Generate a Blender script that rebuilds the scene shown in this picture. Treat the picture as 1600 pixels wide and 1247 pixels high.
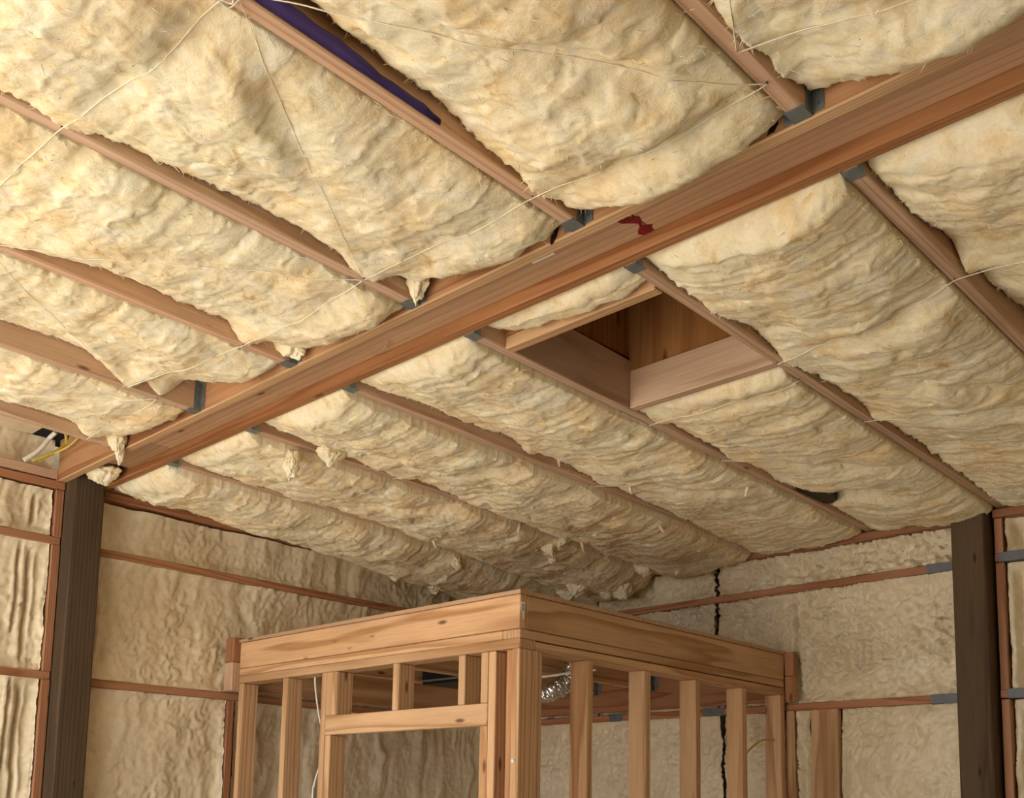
import bpy, bmesh, math, random
import numpy as np
from mathutils import Matrix, Vector

for o in list(bpy.data.objects):
    bpy.data.objects.remove(o)
scene = bpy.context.scene
COL = scene.collection

# ------------------------------------------------------------------ camera
# metres; X runs along the beam, Y towards the back wall, Z up;
# the origin is the underside of the beam's near ply
cam_d = bpy.data.cameras.new('camera')
cam = bpy.data.objects.new('camera', cam_d)
COL.objects.link(cam)
yaw, pitch, roll = -0.7714, 0.1310, -0.0191
fwd = Vector((math.sin(yaw) * math.cos(pitch), math.cos(yaw) * math.cos(pitch), math.sin(pitch)))
rgt = Vector((math.cos(yaw), -math.sin(yaw), 0))
dwn = fwd.cross(rgt)
r2 = rgt * math.cos(roll) + dwn * math.sin(roll)
d2 = -rgt * math.sin(roll) + dwn * math.cos(roll)
M = Matrix(((r2.x, -d2.x, -fwd.x, 0.988), (r2.y, -d2.y, -fwd.y, -1.8449),
            (r2.z, -d2.z, -fwd.z, -1.4234), (0, 0, 0, 1)))
cam.matrix_world = M
cam_d.sensor_fit = 'HORIZONTAL'
cam_d.sensor_width = 36.0
cam_d.lens = 36.0 * 1635.5 / 1600.0
cam_d.shift_x = (800 - 793.5) / 1600.0
cam_d.shift_y = (1049.2 - 623.5) / 1600.0
cam_d.clip_start = 0.02
scene.camera = cam

# ------------------------------------------------------------------ world, sun, exposure
world = bpy.data.worlds.new('world')
scene.world = world
world.use_nodes = True
bg = world.node_tree.nodes['Background']
bg.inputs[0].default_value = (0.90, 0.95, 1.0, 1)
bg.inputs[1].default_value = 0.8
sun_d = bpy.data.lights.new('sun', 'SUN')
sun_d.energy = 5.0
sun_d.angle = math.radians(1.0)
sun_d.color = (1.0, 0.96, 0.90)
sun = bpy.data.objects.new('sun', sun_d)
COL.objects.link(sun)
sun.rotation_euler = Vector((-0.12, 0.50, -0.86)).to_track_quat('-Z', 'Y').to_euler()   # steep, through the open front onto the floor
vs = scene.view_settings
vs.view_transform = 'Standard'
vs.look = 'None'
vs.exposure = 1.9
vs.gamma = 1.0
vs.use_curve_mapping = False
scene.cycles.max_bounces = 10
scene.cycles.diffuse_bounces = 6

# ------------------------------------------------------------------ helpers
FLOOR = -2.95


def tag(o, label=None, cat=None, group=None, kind=None):
    if label: o['label'] = label
    if cat: o['category'] = cat
    if group: o['group'] = group
    if kind: o['kind'] = kind
    return o


def empty(name, loc):
    o = bpy.data.objects.new(name, None)
    o.location = loc
    o.empty_display_size = 0.1
    COL.objects.link(o)
    return o


def link(name, me, mat, parent=None, world=None):
    o = bpy.data.objects.new(name, me)
    COL.objects.link(o)
    if mat is not None and len(me.materials) == 0:
        me.materials.append(mat)
    w = world if world is not None else Matrix.Identity(4)
    if parent is not None:
        o.parent = parent
        pw = parent_world(parent)
        o.matrix_basis = pw.inverted() @ w
    else:
        o.matrix_basis = w
    return o


def parent_world(p):
    m = p.matrix_basis.copy()
    q = p.parent
    while q is not None:
        m = q.matrix_basis @ m
        q = q.parent
    return m


def new_mesh(name, verts, faces, smooth=False):
    me = bpy.data.meshes.new(name)
    me.from_pydata([tuple(v) for v in verts], [], faces)
    me.update()
    if smooth:
        me.polygons.foreach_set('use_smooth', [True] * len(me.polygons))
    return me


def box_mesh(name, sx, sy, sz, bev=0.0025):
    bm = bmesh.new()
    bmesh.ops.create_cube(bm, size=1.0)
    bmesh.ops.scale(bm, vec=(sx, sy, sz), verts=bm.verts)
    if bev > 0:
        bmesh.ops.bevel(bm, geom=list(bm.edges), offset=min(bev, 0.3 * min(sx, sy, sz)), segments=1, affect='EDGES')
    me = bpy.data.meshes.new(name)
    bm.to_mesh(me)
    bm.free()
    return me


ROT = {'X': Matrix.Identity(4), 'Y': Matrix.Rotation(math.pi / 2, 4, 'Z'), 'Z': Matrix.Rotation(-math.pi / 2, 4, 'Y')}


def lumber(name, axis, mn, mx, mat, parent=None, bev=0.003, tilt=None, flip=False):
    """a board whose own X runs along its grain"""
    mn, mx = Vector(mn), Vector(mx)
    c, d = (mn + mx) / 2, mx - mn
    if axis == 'X':
        s = (d.x, d.y, d.z)
    elif axis == 'Y':
        s = (d.y, d.x, d.z)
    else:
        s = (d.z, d.y, d.x)
    me = box_mesh(name, *s, bev=bev)
    w = Matrix.Translation(c) @ ROT[axis]
    if tilt is not None:
        w = Matrix.Translation(c) @ Matrix.Rotation(tilt, 4, 'X') @ ROT[axis]
    return link(name, me, mat, parent, w)


def tube_mesh(name, pts, rad, sides=6, closed_ends=True, smooth=True):
    pts = [Vector(p) for p in pts]
    n = len(pts)
    vs_, fs = [], []
    up = Vector((0, 0, 1))
    prev = None
    for i, p in enumerate(pts):
        t = (pts[min(i + 1, n - 1)] - pts[max(i - 1, 0)]).normalized()
        if prev is None:
            a = t.cross(up)
            if a.length < 1e-3: a = t.cross(Vector((1, 0, 0)))
            a.normalize()
        else:
            a = (prev - t * prev.dot(t)).normalized()
        prev = a
        b = t.cross(a)
        r = rad[i] if hasattr(rad, '__len__') else rad
        for k in range(sides):
            an = 2 * math.pi * k / sides
            vs_.append(p + a * (r * math.cos(an)) + b * (r * math.sin(an)))
    for i in range(n - 1):
        for k in range(sides):
            k2 = (k + 1) % sides
            fs.append((i * sides + k, i * sides + k2, (i + 1) * sides + k2, (i + 1) * sides + k))
    if closed_ends:
        fs.append(tuple(range(sides - 1, -1, -1)))
        fs.append(tuple((n - 1) * sides + k for k in range(sides)))
    return new_mesh(name, vs_, fs, smooth)


def smooth_path(pts, n=8):
    pts = [Vector(p) for p in pts]
    out = []
    P = [pts[0]] + pts + [pts[-1]]
    for i in range(1, len(P) - 2):
        a, b, c, d = P[i - 1:i + 3]
        for k in range(n):
            t = k / n
            out.append(0.5 * ((2 * b) + (c - a) * t + (2 * a - 5 * b + 4 * c - d) * t * t + (3 * b - a - 3 * c + d) * t ** 3))
    out.append(pts[-1])
    return out


# ------------------------------------------------------------------ numpy noise
_rng = np.random.RandomState(7)
_perm = _rng.permutation(4096)
_ang = _rng.rand(4096) * 2 * np.pi
_gx, _gy = np.cos(_ang), np.sin(_ang)


def perlin(x, y, seed=0):
    x = np.asarray(x, float) + 31.7 * seed
    y = np.asarray(y, float) - 17.3 * seed
    xi = np.floor(x).astype(np.int64); yi = np.floor(y).astype(np.int64)
    xf = x - xi; yf = y - yi
    u = xf * xf * xf * (xf * (xf * 6 - 15) + 10); v = yf * yf * yf * (yf * (yf * 6 - 15) + 10)

    def g(i, j, a, b):
        h = _perm[(_perm[i & 4095] + j + seed * 131) & 4095]
        return _gx[h] * a + _gy[h] * b
    n00 = g(xi, yi, xf, yf); n10 = g(xi + 1, yi, xf - 1, yf)
    n01 = g(xi, yi + 1, xf, yf - 1); n11 = g(xi + 1, yi + 1, xf - 1, yf - 1)
    return 1.5 * ((n00 * (1 - u) + n10 * u) * (1 - v) + (n01 * (1 - u) + n11 * u) * v)


def fbm(x, y, seed=0, octs=4, gain=0.5):
    s = 0; a = 1.0; f = 1.0
    for k in range(octs):
        s = s + a * perlin(x * f, y * f, seed + k * 3)
        a *= gain; f *= 2.03
    return s


# ------------------------------------------------------------------ materials
def mat_new(name):
    m = bpy.data.materials.new(name)
    m.use_nodes = True
    nt = m.node_tree
    b = nt.nodes['Principled BSDF']
    return m, nt, b


def ramp(nt, stops, interp='LINEAR'):
    r = nt.nodes.new('ShaderNodeValToRGB')
    r.color_ramp.interpolation = interp
    e = r.color_ramp.elements
    while len(e) < len(stops): e.new(0.5)
    for k, (p, c) in enumerate(stops):
        e[k].position = p
        e[k].color = (c[0], c[1], c[2], 1) if hasattr(c, '__len__') else (c, c, c, 1)
    return r


def mixc(nt, fac, a, b, mode='MIX'):
    n = nt.nodes.new('ShaderNodeMix')
    n.data_type = 'RGBA'; n.blend_type = mode
    for s, v in ((n.inputs[0], fac), (n.inputs[6], a), (n.inputs[7], b)):
        if hasattr(v, 'is_linked') or isinstance(v, bpy.types.NodeSocket):
            nt.links.new(v, s)
        elif hasattr(v, '__len__'):
            s.default_value = (v[0], v[1], v[2], 1)
        else:
            s.default_value = v
    return n.outputs[2]


def math_n(nt, op, a, b=None, clamp=False):
    n = nt.nodes.new('ShaderNodeMath'); n.operation = op; n.use_clamp = clamp
    for s, v in ((n.inputs[0], a), (n.inputs[1], b)):
        if v is None: continue
        if isinstance(v, bpy.types.NodeSocket): nt.links.new(v, s)
        else: s.default_value = v
    return n.outputs[0]


def noise_n(nt, vec, scale, detail=4, rough=0.5, dist=0.0):
    n = nt.nodes.new('ShaderNodeTexNoise')
    n.inputs['Scale'].default_value = scale; n.inputs['Detail'].default_value = detail
    n.inputs['Roughness'].default_value = rough; n.inputs['Distortion'].default_value = dist
    nt.links.new(vec, n.inputs['Vector'])
    return n


def mapping(nt, vec, scale, loc=None):
    n = nt.nodes.new('ShaderNodeMapping')
    n.inputs['Scale'].default_value = scale
    nt.links.new(vec, n.inputs['Vector'])
    if loc is not None: nt.links.new(loc, n.inputs['Location'])
    return n.outputs[0]


def wood(name, light, dark, knots=0.5, rough=0.65, ring=1.0, contrast=0.95, stain=None):
    m, nt, b = mat_new(name)
    L = nt.links
    tc = nt.nodes.new('ShaderNodeTexCoord')
    oi = nt.nodes.new('ShaderNodeObjectInfo')
    comb = nt.nodes.new('ShaderNodeCombineXYZ')
    L.new(math_n(nt, 'MULTIPLY', oi.outputs['Random'], 7.0), comb.inputs[0])
    L.new(math_n(nt, 'MULTIPLY_ADD', oi.outputs['Random'], 0.21), comb.inputs[1])
    L.new(math_n(nt, 'MULTIPLY', oi.outputs['Random'], -0.17), comb.inputs[2])
    v = mapping(nt, tc.outputs['Object'], (1, 1, 1), comb.outputs[0])
    # growth rings: long along the grain, bent by a slow noise
    st = mapping(nt, v, (0.35, 5.0, 5.0))
    warp = noise_n(nt, st, 1.6, 2, 0.5)
    vec = nt.nodes.new('ShaderNodeVectorMath'); vec.operation = 'SCALE'
    L.new(warp.outputs['Color'], vec.inputs[0]); vec.inputs['Scale'].default_value = 0.075
    add = nt.nodes.new('ShaderNodeVectorMath'); add.operation = 'ADD'
    sc1 = mapping(nt, v, (0.035, 1.0, 1.0))
    L.new(sc1, add.inputs[0]); L.new(vec.outputs[0], add.inputs[1])
    wv = nt.nodes.new('ShaderNodeTexWave'); wv.wave_type = 'RINGS'; wv.rings_direction = 'X'; wv.wave_profile = 'SAW'
    wv.inputs['Scale'].default_value = 26.0 * ring
    wv.inputs['Distortion'].default_value = 1.2; wv.inputs['Detail'].default_value = 2.0; wv.inputs['Detail Scale'].default_value = 0.6
    L.new(add.outputs[0], wv.inputs['Vector'])
    rg = ramp(nt, [(0.0, 0.0), (0.55, 0.12), (0.88, 1.0), (1.0, 0.0)])
    L.new(wv.outputs['Fac'], rg.inputs[0])
    fib = noise_n(nt, mapping(nt, v, (5, 190, 190)), 1.0, 3, 0.6)
    blot = noise_n(nt, mapping(nt, v, (1.3, 7, 7)), 1.0, 3, 0.6)
    f1 = math_n(nt, 'MULTIPLY', rg.outputs[0], contrast)
    col = mixc(nt, f1, light, dark)
    fr = ramp(nt, [(0.3, (0.86, 0.84, 0.80)), (0.7, (1.06, 1.05, 1.03))])
    L.new(fib.outputs['Fac'], fr.inputs[0])
    col = mixc(nt, 1.0, col, fr.outputs[0], 'MULTIPLY')
    br = ramp(nt, [(0.25, (0.82, 0.77, 0.72)), (0.75, (1.08, 1.06, 1.04))])
    L.new(blot.outputs['Fac'], br.inputs[0])
    col = mixc(nt, 1.0, col, br.outputs[0], 'MULTIPLY')
    # per-board tone
    tn = ramp(nt, [(0.0, (0.86, 0.82, 0.78)), (0.5, (1.0, 1.0, 1.0)), (1.0, (1.06, 0.98, 0.92))])
    L.new(oi.outputs['Random'], tn.inputs[0])
    col = mixc(nt, 1.0, col, tn.outputs[0], 'MULTIPLY')
    if knots > 0:
        vo = nt.nodes.new('ShaderNodeTexVoronoi')
        vo.inputs['Scale'].default_value = 1.0
        L.new(mapping(nt, v, (3.3, 11, 11)), vo.inputs['Vector'])
        kr = ramp(nt, [(0.0, 1.0), (0.06 * knots + 0.03, 0.85), (0.12 * knots + 0.06, 0.0)])
        L.new(vo.outputs['Distance'], kr.inputs[0])
        col = mixc(nt, kr.outputs[0], col, (dark[0] * 0.35, dark[1] * 0.28, dark[2] * 0.25))
        v2 = nt.nodes.new('ShaderNodeTexVoronoi')
        L.new(mapping(nt, v, (9, 17, 17)), v2.inputs['Vector'])
        k2 = ramp(nt, [(0.0, 1.0), (0.035, 0.8), (0.055, 0.0)])
        L.new(v2.outputs['Distance'], k2.inputs[0])
        col = mixc(nt, k2.outputs[0], col, (0.05, 0.025, 0.015))
    L.new(col, b.inputs['Base Color'])
    b.inputs['Roughness'].default_value = rough
    b.inputs['Specular IOR Level'].default_value = 0.25
    bp = nt.nodes.new('ShaderNodeBump'); bp.inputs['Strength'].default_value = 0.25; bp.inputs['Distance'].default_value = 0.002
    L.new(fib.outputs['Fac'], bp.inputs['Height']); L.new(bp.outputs[0], b.inputs['Normal'])
    return m


WOOD = {
    'frame': wood('framing_fir', (0.71, 0.495, 0.31), (0.45, 0.255, 0.125), knots=0.45, ring=0.55),
    'rafter': wood('rafter_fir', (0.68, 0.50, 0.375), (0.48, 0.31, 0.215), knots=0.3, ring=0.6),
    'beam': wood('beam_fir', (0.56, 0.335, 0.19), (0.34, 0.155, 0.07), knots=0.4, ring=0.7, contrast=0.9),
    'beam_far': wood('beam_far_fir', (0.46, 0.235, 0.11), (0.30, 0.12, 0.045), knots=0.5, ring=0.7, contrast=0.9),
    'plank': wood('plank_fir', (0.54, 0.375, 0.25), (0.40, 0.24, 0.15), knots=0.35, ring=0.5, contrast=0.7),
    'edge': wood('beam_edge_fir', (0.66, 0.46, 0.28), (0.48, 0.28, 0.14), knots=0.1, ring=1.0, contrast=0.8),
    'girt': wood('girt_fir', (0.47, 0.25, 0.145), (0.31, 0.125, 0.06), knots=0.3),
    'ply': wood('plywood', (0.42, 0.205, 0.075), (0.29, 0.12, 0.035), knots=0.9, ring=0.35),
    'post': wood('treated_post', (0.112, 0.079, 0.050), (0.070, 0.048, 0.030), knots=0.3, rough=0.8, ring=0.6),
}


def wool_material():
    m, nt, b = mat_new('glass_wool')
    L = nt.links
    tc = nt.nodes.new('ShaderNodeTexCoord')
    v = tc.outputs['Object']
    n1 = noise_n(nt, v, 3.1, 5, 0.62, 0.6)
    n2 = noise_n(nt, v, 11.0, 6, 0.65, 1.2)
    n3 = noise_n(nt, v, 60.0, 5, 0.7, 1.5)
    base = ramp(nt, [(0.29, (0.72, 0.53, 0.29)), (0.40, (0.85, 0.74, 0.50)), (0.53, (0.90, 0.825, 0.62)), (0.70, (0.91, 0.875, 0.76))])
    L.new(n2.outputs['Fac'], base.inputs[0])
    big = ramp(nt, [(0.33, (0.99, 0.88, 0.74)), (0.48, (1.0, 0.98, 0.95)), (0.66, (0.97, 1.0, 1.0))])
    L.new(n1.outputs['Fac'], big.inputs[0])
    col = mixc(nt, 1.0, base.outputs[0], big.outputs[0], 'MULTIPLY')
    fine = ramp(nt, [(0.3, (0.90, 0.84, 0.73)), (0.55, (1.0, 1.0, 1.0))])
    L.new(n3.outputs['Fac'], fine.inputs[0])
    col = mixc(nt, 0.8, col, fine.outputs[0], 'MULTIPLY')
    L.new(col, b.inputs['Base Color'])
    b.inputs['Roughness'].default_value = 1.0
    b.inputs['Specular IOR Level'].default_value = 0.05
    b.inputs['Sheen Weight'].default_value = 0.0
    # fibres
    f1 = noise_n(nt, mapping(nt, v, (1, 1, 1)), 38.0, 7, 0.72, 2.2)
    f2 = noise_n(nt, mapping(nt, v, (0.35, 1, 1)), 240.0, 4, 0.7, 1.0)
    s = math_n(nt, 'MULTIPLY_ADD', f2.outputs['Fac'], 0.22)
    nt.nodes[-1].inputs[2].default_value = 0.0
    L.new(f1.outputs['Fac'], nt.nodes[-1].inputs[2])
    bp = nt.nodes.new('ShaderNodeBump'); bp.inputs['Strength'].default_value = 0.4; bp.inputs['Distance'].default_value = 0.008
    L.new(s, bp.inputs['Height']); L.new(bp.outputs[0], b.inputs['Normal'])
    return m


def foam_material():
    m, nt, b = mat_new('spray_foam')
    L = nt.links
    tc = nt.nodes.new('ShaderNodeTexCoord')
    v = tc.outputs['Object']
    n1 = noise_n(nt, v, 2.5, 4, 0.55, 0.4)
    n2 = noise_n(nt, v, 24.0, 5, 0.6, 0.5)
    r1 = ramp(nt, [(0.3, (0.68, 0.575, 0.395)), (0.5, (0.77, 0.67, 0.485)), (0.72, (0.83, 0.75, 0.57))])
    L.new(n1.outputs['Fac'], r1.inputs[0])
    r2_ = ramp(nt, [(0.3, (0.9, 0.87, 0.82)), (0.65, (1.04, 1.03, 1.02))])
    L.new(n2.outputs['Fac'], r2_.inputs[0])
    col = mixc(nt, 1.0, r1.outputs[0], r2_.outputs[0], 'MULTIPLY')
    L.new(col, b.inputs['Base Color'])
    b.inputs['Roughness'].default_value = 0.38
    b.inputs['Specular IOR Level'].default_value = 0.45
    bp = nt.nodes.new('ShaderNodeBump'); bp.inputs['Strength'].default_value = 0.35; bp.inputs['Distance'].default_value = 0.006
    L.new(n2.outputs['Fac'], bp.inputs['Height']); L.new(bp.outputs[0], b.inputs['Normal'])
    return m


def plain(name, col, rough=0.6, metal=0.0, spec=0.3, var=0.12, scale=20.0):
    m, nt, b = mat_new(name)
    tc = nt.nodes.new('ShaderNodeTexCoord')
    n = noise_n(nt, tc.outputs['Object'], scale, 4, 0.6)
    lo = tuple(c * (1 - var) for c in col); hi = tuple(min(1, c * (1 + var)) for c in col)
    r = ramp(nt, [(0.3, lo), (0.7, hi)])
    nt.links.new(n.outputs['Fac'], r.inputs[0]); nt.links.new(r.outputs[0], b.inputs['Base Color'])
    b.inputs['Roughness'].default_value = rough; b.inputs['Metallic'].default_value = metal
    b.inputs['Specular IOR Level'].default_value = spec
    return m


WOOL = wool_material()
FOAM = foam_material()
STEEL = plain('galvanised_steel', (0.24, 0.28, 0.29), 0.5, 0.6, 0.5, 0.25)
STRAP = plain('grey_strap', (0.16, 0.17, 0.19), 0.6, 0.3)
TWINE = plain('white_twine', (0.86, 0.80, 0.66), 0.8)
FELT = plain('black_felt', (0.012, 0.012, 0.014), 0.9)  # decking coloured black so openings in the wool look shaded
CONC = plain('concrete', (0.38, 0.35, 0.31), 0.85, scale=3.0)
GROUND = plain('pale_gravel', (0.52, 0.46, 0.38), 0.95, scale=2.0)
SIDING = plain('sheathing_board', (0.25, 0.19, 0.12), 0.9)
PURPLE = plain('purple_membrane', (0.055, 0.035, 0.135), 0.5)
RED = plain('red_paint', (0.17, 0.006, 0.012), 0.5, var=0.5, scale=60)
WHITE = plain('white_plastic', (0.80, 0.78, 0.72), 0.5)
YELLOW = plain('yellow_cable', (0.62, 0.50, 0.10), 0.5)
RESIN = plain('dark_resin', (0.02, 0.008, 0.005), 0.3)
FOIL = plain('foil', (0.75, 0.74, 0.72), 0.22, 1.0, 0.5)
BLACK = plain('black_metal', (0.012, 0.012, 0.013), 0.5)
RUST = plain('nail_steel', (0.09, 0.075, 0.06), 0.5, 0.5)

# ------------------------------------------------------------------ levels
SN, SF = 0.025, 0.020            # the roof falls gently towards the back wall


def zr_near(y): return 0.004 - SN * y
def zr_far(y): return 0.002 - SF * (y - 0.216)


NX = [-0.61 * k for k in range(-2, 7)]          # left faces of the near rafters
FX = [-0.008 - 0.61 * k for k in range(-2, 6)]  # left faces of the far rafters
XW, YW = -3.65, 2.90                             # girt planes of the left and back walls

# ------------------------------------------------------------------ structure
fl = link('floor', box_mesh('floor', 7.6, 6.8, 0.12, 0), CONC, None, Matrix.Translation((0.0, -0.35, FLOOR - 0.06)))
tag(fl, 'grey concrete floor slab', kind='structure')
gr = link('ground', box_mesh('ground', 40, 40, 0.1, 0), GROUND, None, Matrix.Translation((0, 0, FLOOR - 0.2)))
tag(gr, 'pale gravel yard outside the open shed', kind='structure')

ce = link('ceiling', box_mesh('ceiling', 7.5, 3.4, 0.018, 0), FELT, None,
          Matrix.Translation((0.0, -1.45, 0.2 + 0.036)) @ Matrix.Rotation(-SN, 4, 'X'))
tag(ce, 'dark roof decking above the insulation', kind='structure')
deckm = FELT
for nm, x0, x1, y0, y1 in (('deck_sheet', -3.75, -1.21, 0.25, 3.05), ('deck_sheet', -0.60, 3.75, 0.25, 3.05), ('deck_sheet', -1.21, -0.60, 1.0, 3.05), ('deck_sheet', -1.21, -0.60, 0.25, 0.37)):
    lumber(nm, 'X', (x0, y0, 0.198), (x1, y1, 0.214), deckm, ce, 0, tilt=-SF * 0)

wl = link('wall_left', box_mesh('wall_left', 0.02, 6.2, 3.2, 0), SIDING, None, Matrix.Translation((-3.83, -0.02, -1.36)))
tag(wl, 'left wall with horizontal girts and cream spray foam', kind='structure')
wb = link('wall_back', box_mesh('wall_back', 7.6, 0.02, 3.2, 0), SIDING, None, Matrix.Translation((0.0, 3.08, -1.36)))
tag(wb, 'back wall with horizontal girts and cream spray foam', kind='structure')
wr = link('wall_right', box_mesh('wall_right', 0.14, 6.2, 3.2, 0), FOAM, None, Matrix.Translation((3.75, -0.02, -1.36)))
tag(wr, 'right wall of the shed', kind='structure')
wf = link('wall_front', box_mesh('wall_front', 3.5, 0.14, 3.2, 0), FOAM, None, Matrix.Translation((1.95, -3.12, -1.36)))  # added out of view so daylight enters only at the left
tag(wf, 'closed part of the front wall beside the open bay', kind='structure')

GZ = [-0.266 - 0.606 * k for k in range(0, 5)]   # tops of the girts
GH = 0.036


def foam_panel(parent, wall, a0, a1, z0, z1, seed, res=0.009, depth=0.018, ridge=1.0, worm=1.0, seams=()):
    """one sprayed bay; a is Y on the left wall, X on the back wall"""
    na = max(6, int((a1 - a0) / res)); nz = max(6, int((z1 - z0) / res))
    A, Z = np.meshgrid(np.linspace(a0, a1, na), np.linspace(z0, z1, nz), indexing='ij')
    w1 = fbm(A * 3, Z * 3, seed, 3) * 0.05
    aw = A + w1 + 0.012 * perlin(A * 9, Z * 14, seed + 40)
    rid = perlin(aw * 11, Z * 1.1, seed + 1) * 0.6 + np.abs(perlin(aw * 19, Z * 2.0, seed + 2)) * 0.6 * np.clip(0.5 + perlin(A * 3, Z * 2, seed + 3), 0, 1)
    mask = np.clip(0.55 + 0.9 * perlin(A * 2.3, Z * 2.3, seed + 5), 0, 1)
    wx = A * 30 + 1.6 * fbm(A * 11, Z * 11, seed + 7, 2); wz = Z * 24 + 1.6 * fbm(A * 11 + 5, Z * 11, seed + 8, 2)
    wo = np.sqrt(np.abs(perlin(wx * 0.8, wz * 0.6, seed + 9))) * 1.5 - 0.8 + 0.35 * perlin(wx * 2, wz * 1.6, seed + 10)
    d = (0.022 if wall == 'L' else 0.026) * ridge * rid * (1 - 0.45 * mask) + (0.0135 if wall == 'L' else 0.046) * worm * np.clip(wo, -0.8, 1) * (0.2 + 0.8 * mask)
    d = d + 0.012 * fbm(A * 4, Z * 3, seed + 12, 3) + 0.0025 * fbm(A * 60, Z * 50, seed + 13, 2)
    # deep open cracks where the foam did not meet
    for (sa, zz0, zz1, wd, dp) in seams:
        ctr = sa + 0.008 * perlin(Z * 6, Z * 0 + 3, seed + 20)
        prof = np.exp(-((A - ctr) / wd) ** 4) * np.clip((Z - zz0) / 0.05, 0, 1) * np.clip((zz1 - Z) / 0.05, 0, 1)
        lip = np.exp(-((np.abs(A - ctr) - 2.2 * wd) / (1.2 * wd)) ** 2) * np.clip((Z - zz0) / 0.05, 0, 1) * np.clip((zz1 - Z) / 0.05, 0, 1)
        d = d - dp * prof + 0.012 * lip
    # the bay: slightly dished, its edge creeping up on the timber
    ea = np.minimum(A - a0, a1 - A); ez = np.minimum(Z - z0, z1 - Z)
    e = np.minimum(ea, ez)
    lipe = np.exp(-(e / 0.03) ** 2)
    d = d - depth - (0.012 if wall == 'L' else 0.022) + (0.022 if wall == 'L' else 0.028) * lipe
    d = np.minimum(d, 0.004 + 0.0 * d) if wall == 'L' else np.minimum(d, 0.004)
    dd = d.copy()
    side = np.exp(-(ea / 0.02) ** 2)
    A = A + np.where(A - a0 < a1 - A, 1, -1) * side * (0.004 + 0.010 * np.clip(fbm(Z * 9, Z * 0 + a0, seed + 22, 3), 0, 1))
    if wall == 'L':
        V = np.stack([XW + dd, A, Z], -1)
    else:
        V = np.stack([A, YW - dd, Z], -1)
    V = V.reshape(-1, 3)
    idx = np.arange(na * nz).reshape(na, nz)
    q = np.stack([idx[:-1, :-1], idx[1:, :-1], idx[1:, 1:], idx[:-1, 1:]], -1).reshape(-1, 4)
    if wall != 'L': q = q
    # rim back to the sheathing so that a bay is a block
    border = np.concatenate([idx[:, 0], idx[-1, 1:], idx[-2::-1, -1], idx[0, -2:0:-1]])
    bv = V[border].copy()
    if wall == 'L': bv[:, 0] = XW - 0.14
    else: bv[:, 1] = YW + 0.14
    n0 = len(V); m_ = len(border)
    V = np.concatenate([V, bv])
    k = np.arange(m_); k2 = (k + 1) % m_
    rim = np.stack([border[k], border[k2], n0 + k2, n0 + k], -1)
    faces = [tuple(f) for f in np.concatenate([q, rim]).tolist()]
    faces.append(tuple(range(n0, n0 + m_)))
    me = new_mesh('foam_panel', V.tolist(), faces, True)
    if wall != 'L': me.flip_normals()
    return link('foam_panel', me, FOAM, parent)


# --- left wall: girts, studs, plates, foam bays
for k, z in enumerate(GZ):
    lumber('girt', 'Y', (XW - 0.14, 0.18, z - GH), (XW, YW + 0.1, z), WOOD['girt'], wl)
    lumber('girt', 'Y', (XW - 0.14, -3.1, z - GH + 0.012), (XW, 0.033, z + 0.012), WOOD['girt'], wl)
lumber('top_plate', 'Y', (XW - 0.14, 0.22, -0.040), (XW, YW + 0.1, -0.004), WOOD['girt'], wl, tilt=-0.008)
lumber('top_plate', 'Y', (XW - 0.14, 0.22, -0.002), (XW - 0.012, YW + 0.1, 0.034), WOOD['girt'], wl, tilt=-0.008)
lumber('top_plate', 'Y', (XW - 0.14, -3.1, 0.006), (XW + 0.004, 0.0, 0.050), WOOD['rafter'], wl)
lumber('top_plate', 'Y', (XW - 0.14, -3.1, -0.036), (XW + 0.010, 0.034, -0.001), WOOD['girt'], wl)
zs = [-0.038] + [g for g in GZ] + [FLOOR]
for k in range(len(zs) - 1):
    top = zs[k] if k == 0 else GZ[k - 1] - GH + 0.012
    bot = GZ[k] + 0.012 if k < len(GZ) else FLOOR
    lumber('stud', 'Z', (XW - 0.14, -0.004, bot), (XW + 0.004, 0.034, top), WOOD['girt'], wl)
    t2 = -0.045 if k == 0 else GZ[k - 1] - GH + 0.012
    foam_panel(wl, 'L', -1.0, -0.006, bot + 0.001, t2, 100 + k, seams=((-0.085, bot + 0.03, top - 0.03, 0.008, 0.04), (-0.13, bot + 0.15, top, 0.006, 0.03)), ridge=1.2)
    fp = link('foam_panel', box_mesh('foam_panel', 0.1, 2.1, top - bot - 0.01, 0.01), FOAM, wl, Matrix.Translation((XW - 0.07, -2.055, (top + bot) / 2)))
rows = [(-0.045, GZ[0])] + [(GZ[i] - GH, GZ[i + 1]) for i in range(len(GZ) - 1)] + [(GZ[-1] - GH, FLOOR)]
for k, (t, b_) in enumerate(rows):
    if k < 2:
        foam_panel(wl, 'L', 0.182, 2.93, b_ + 0.001, t - 0.001, 120 + k, depth=0.03 if k == 0 else 0.022, seams=((0.225, b_ + 0.1, t - 0.1, 0.006, 0.02),))
    else:
        foam_panel(wl, 'L', 0.182, 0.918, b_ + 0.001, t - 0.001, 120 + k, worm=0.8)
        lumber('stud', 'Z', (XW - 0.14, 0.92, b_), (XW, 0.958, t), WOOD['girt'], wl)
        foam_panel(wl, 'L', 0.96, 2.93, b_ + 0.001, t - 0.001, 140 + k, ridge=1.5, worm=0.4)
link('foam_panel', box_mesh('foam_panel', 0.60, 2.9, 0.06, 0.025), FOAM, wl, Matrix.Translation((-3.365, -1.56, 0.215)))
# foam sprayed up to the roof above the near plate
foam_panel(wl, 'L', -1.0, -0.01, 0.051, 0.20, 160, depth=0.03, ridge=0.7)

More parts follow.
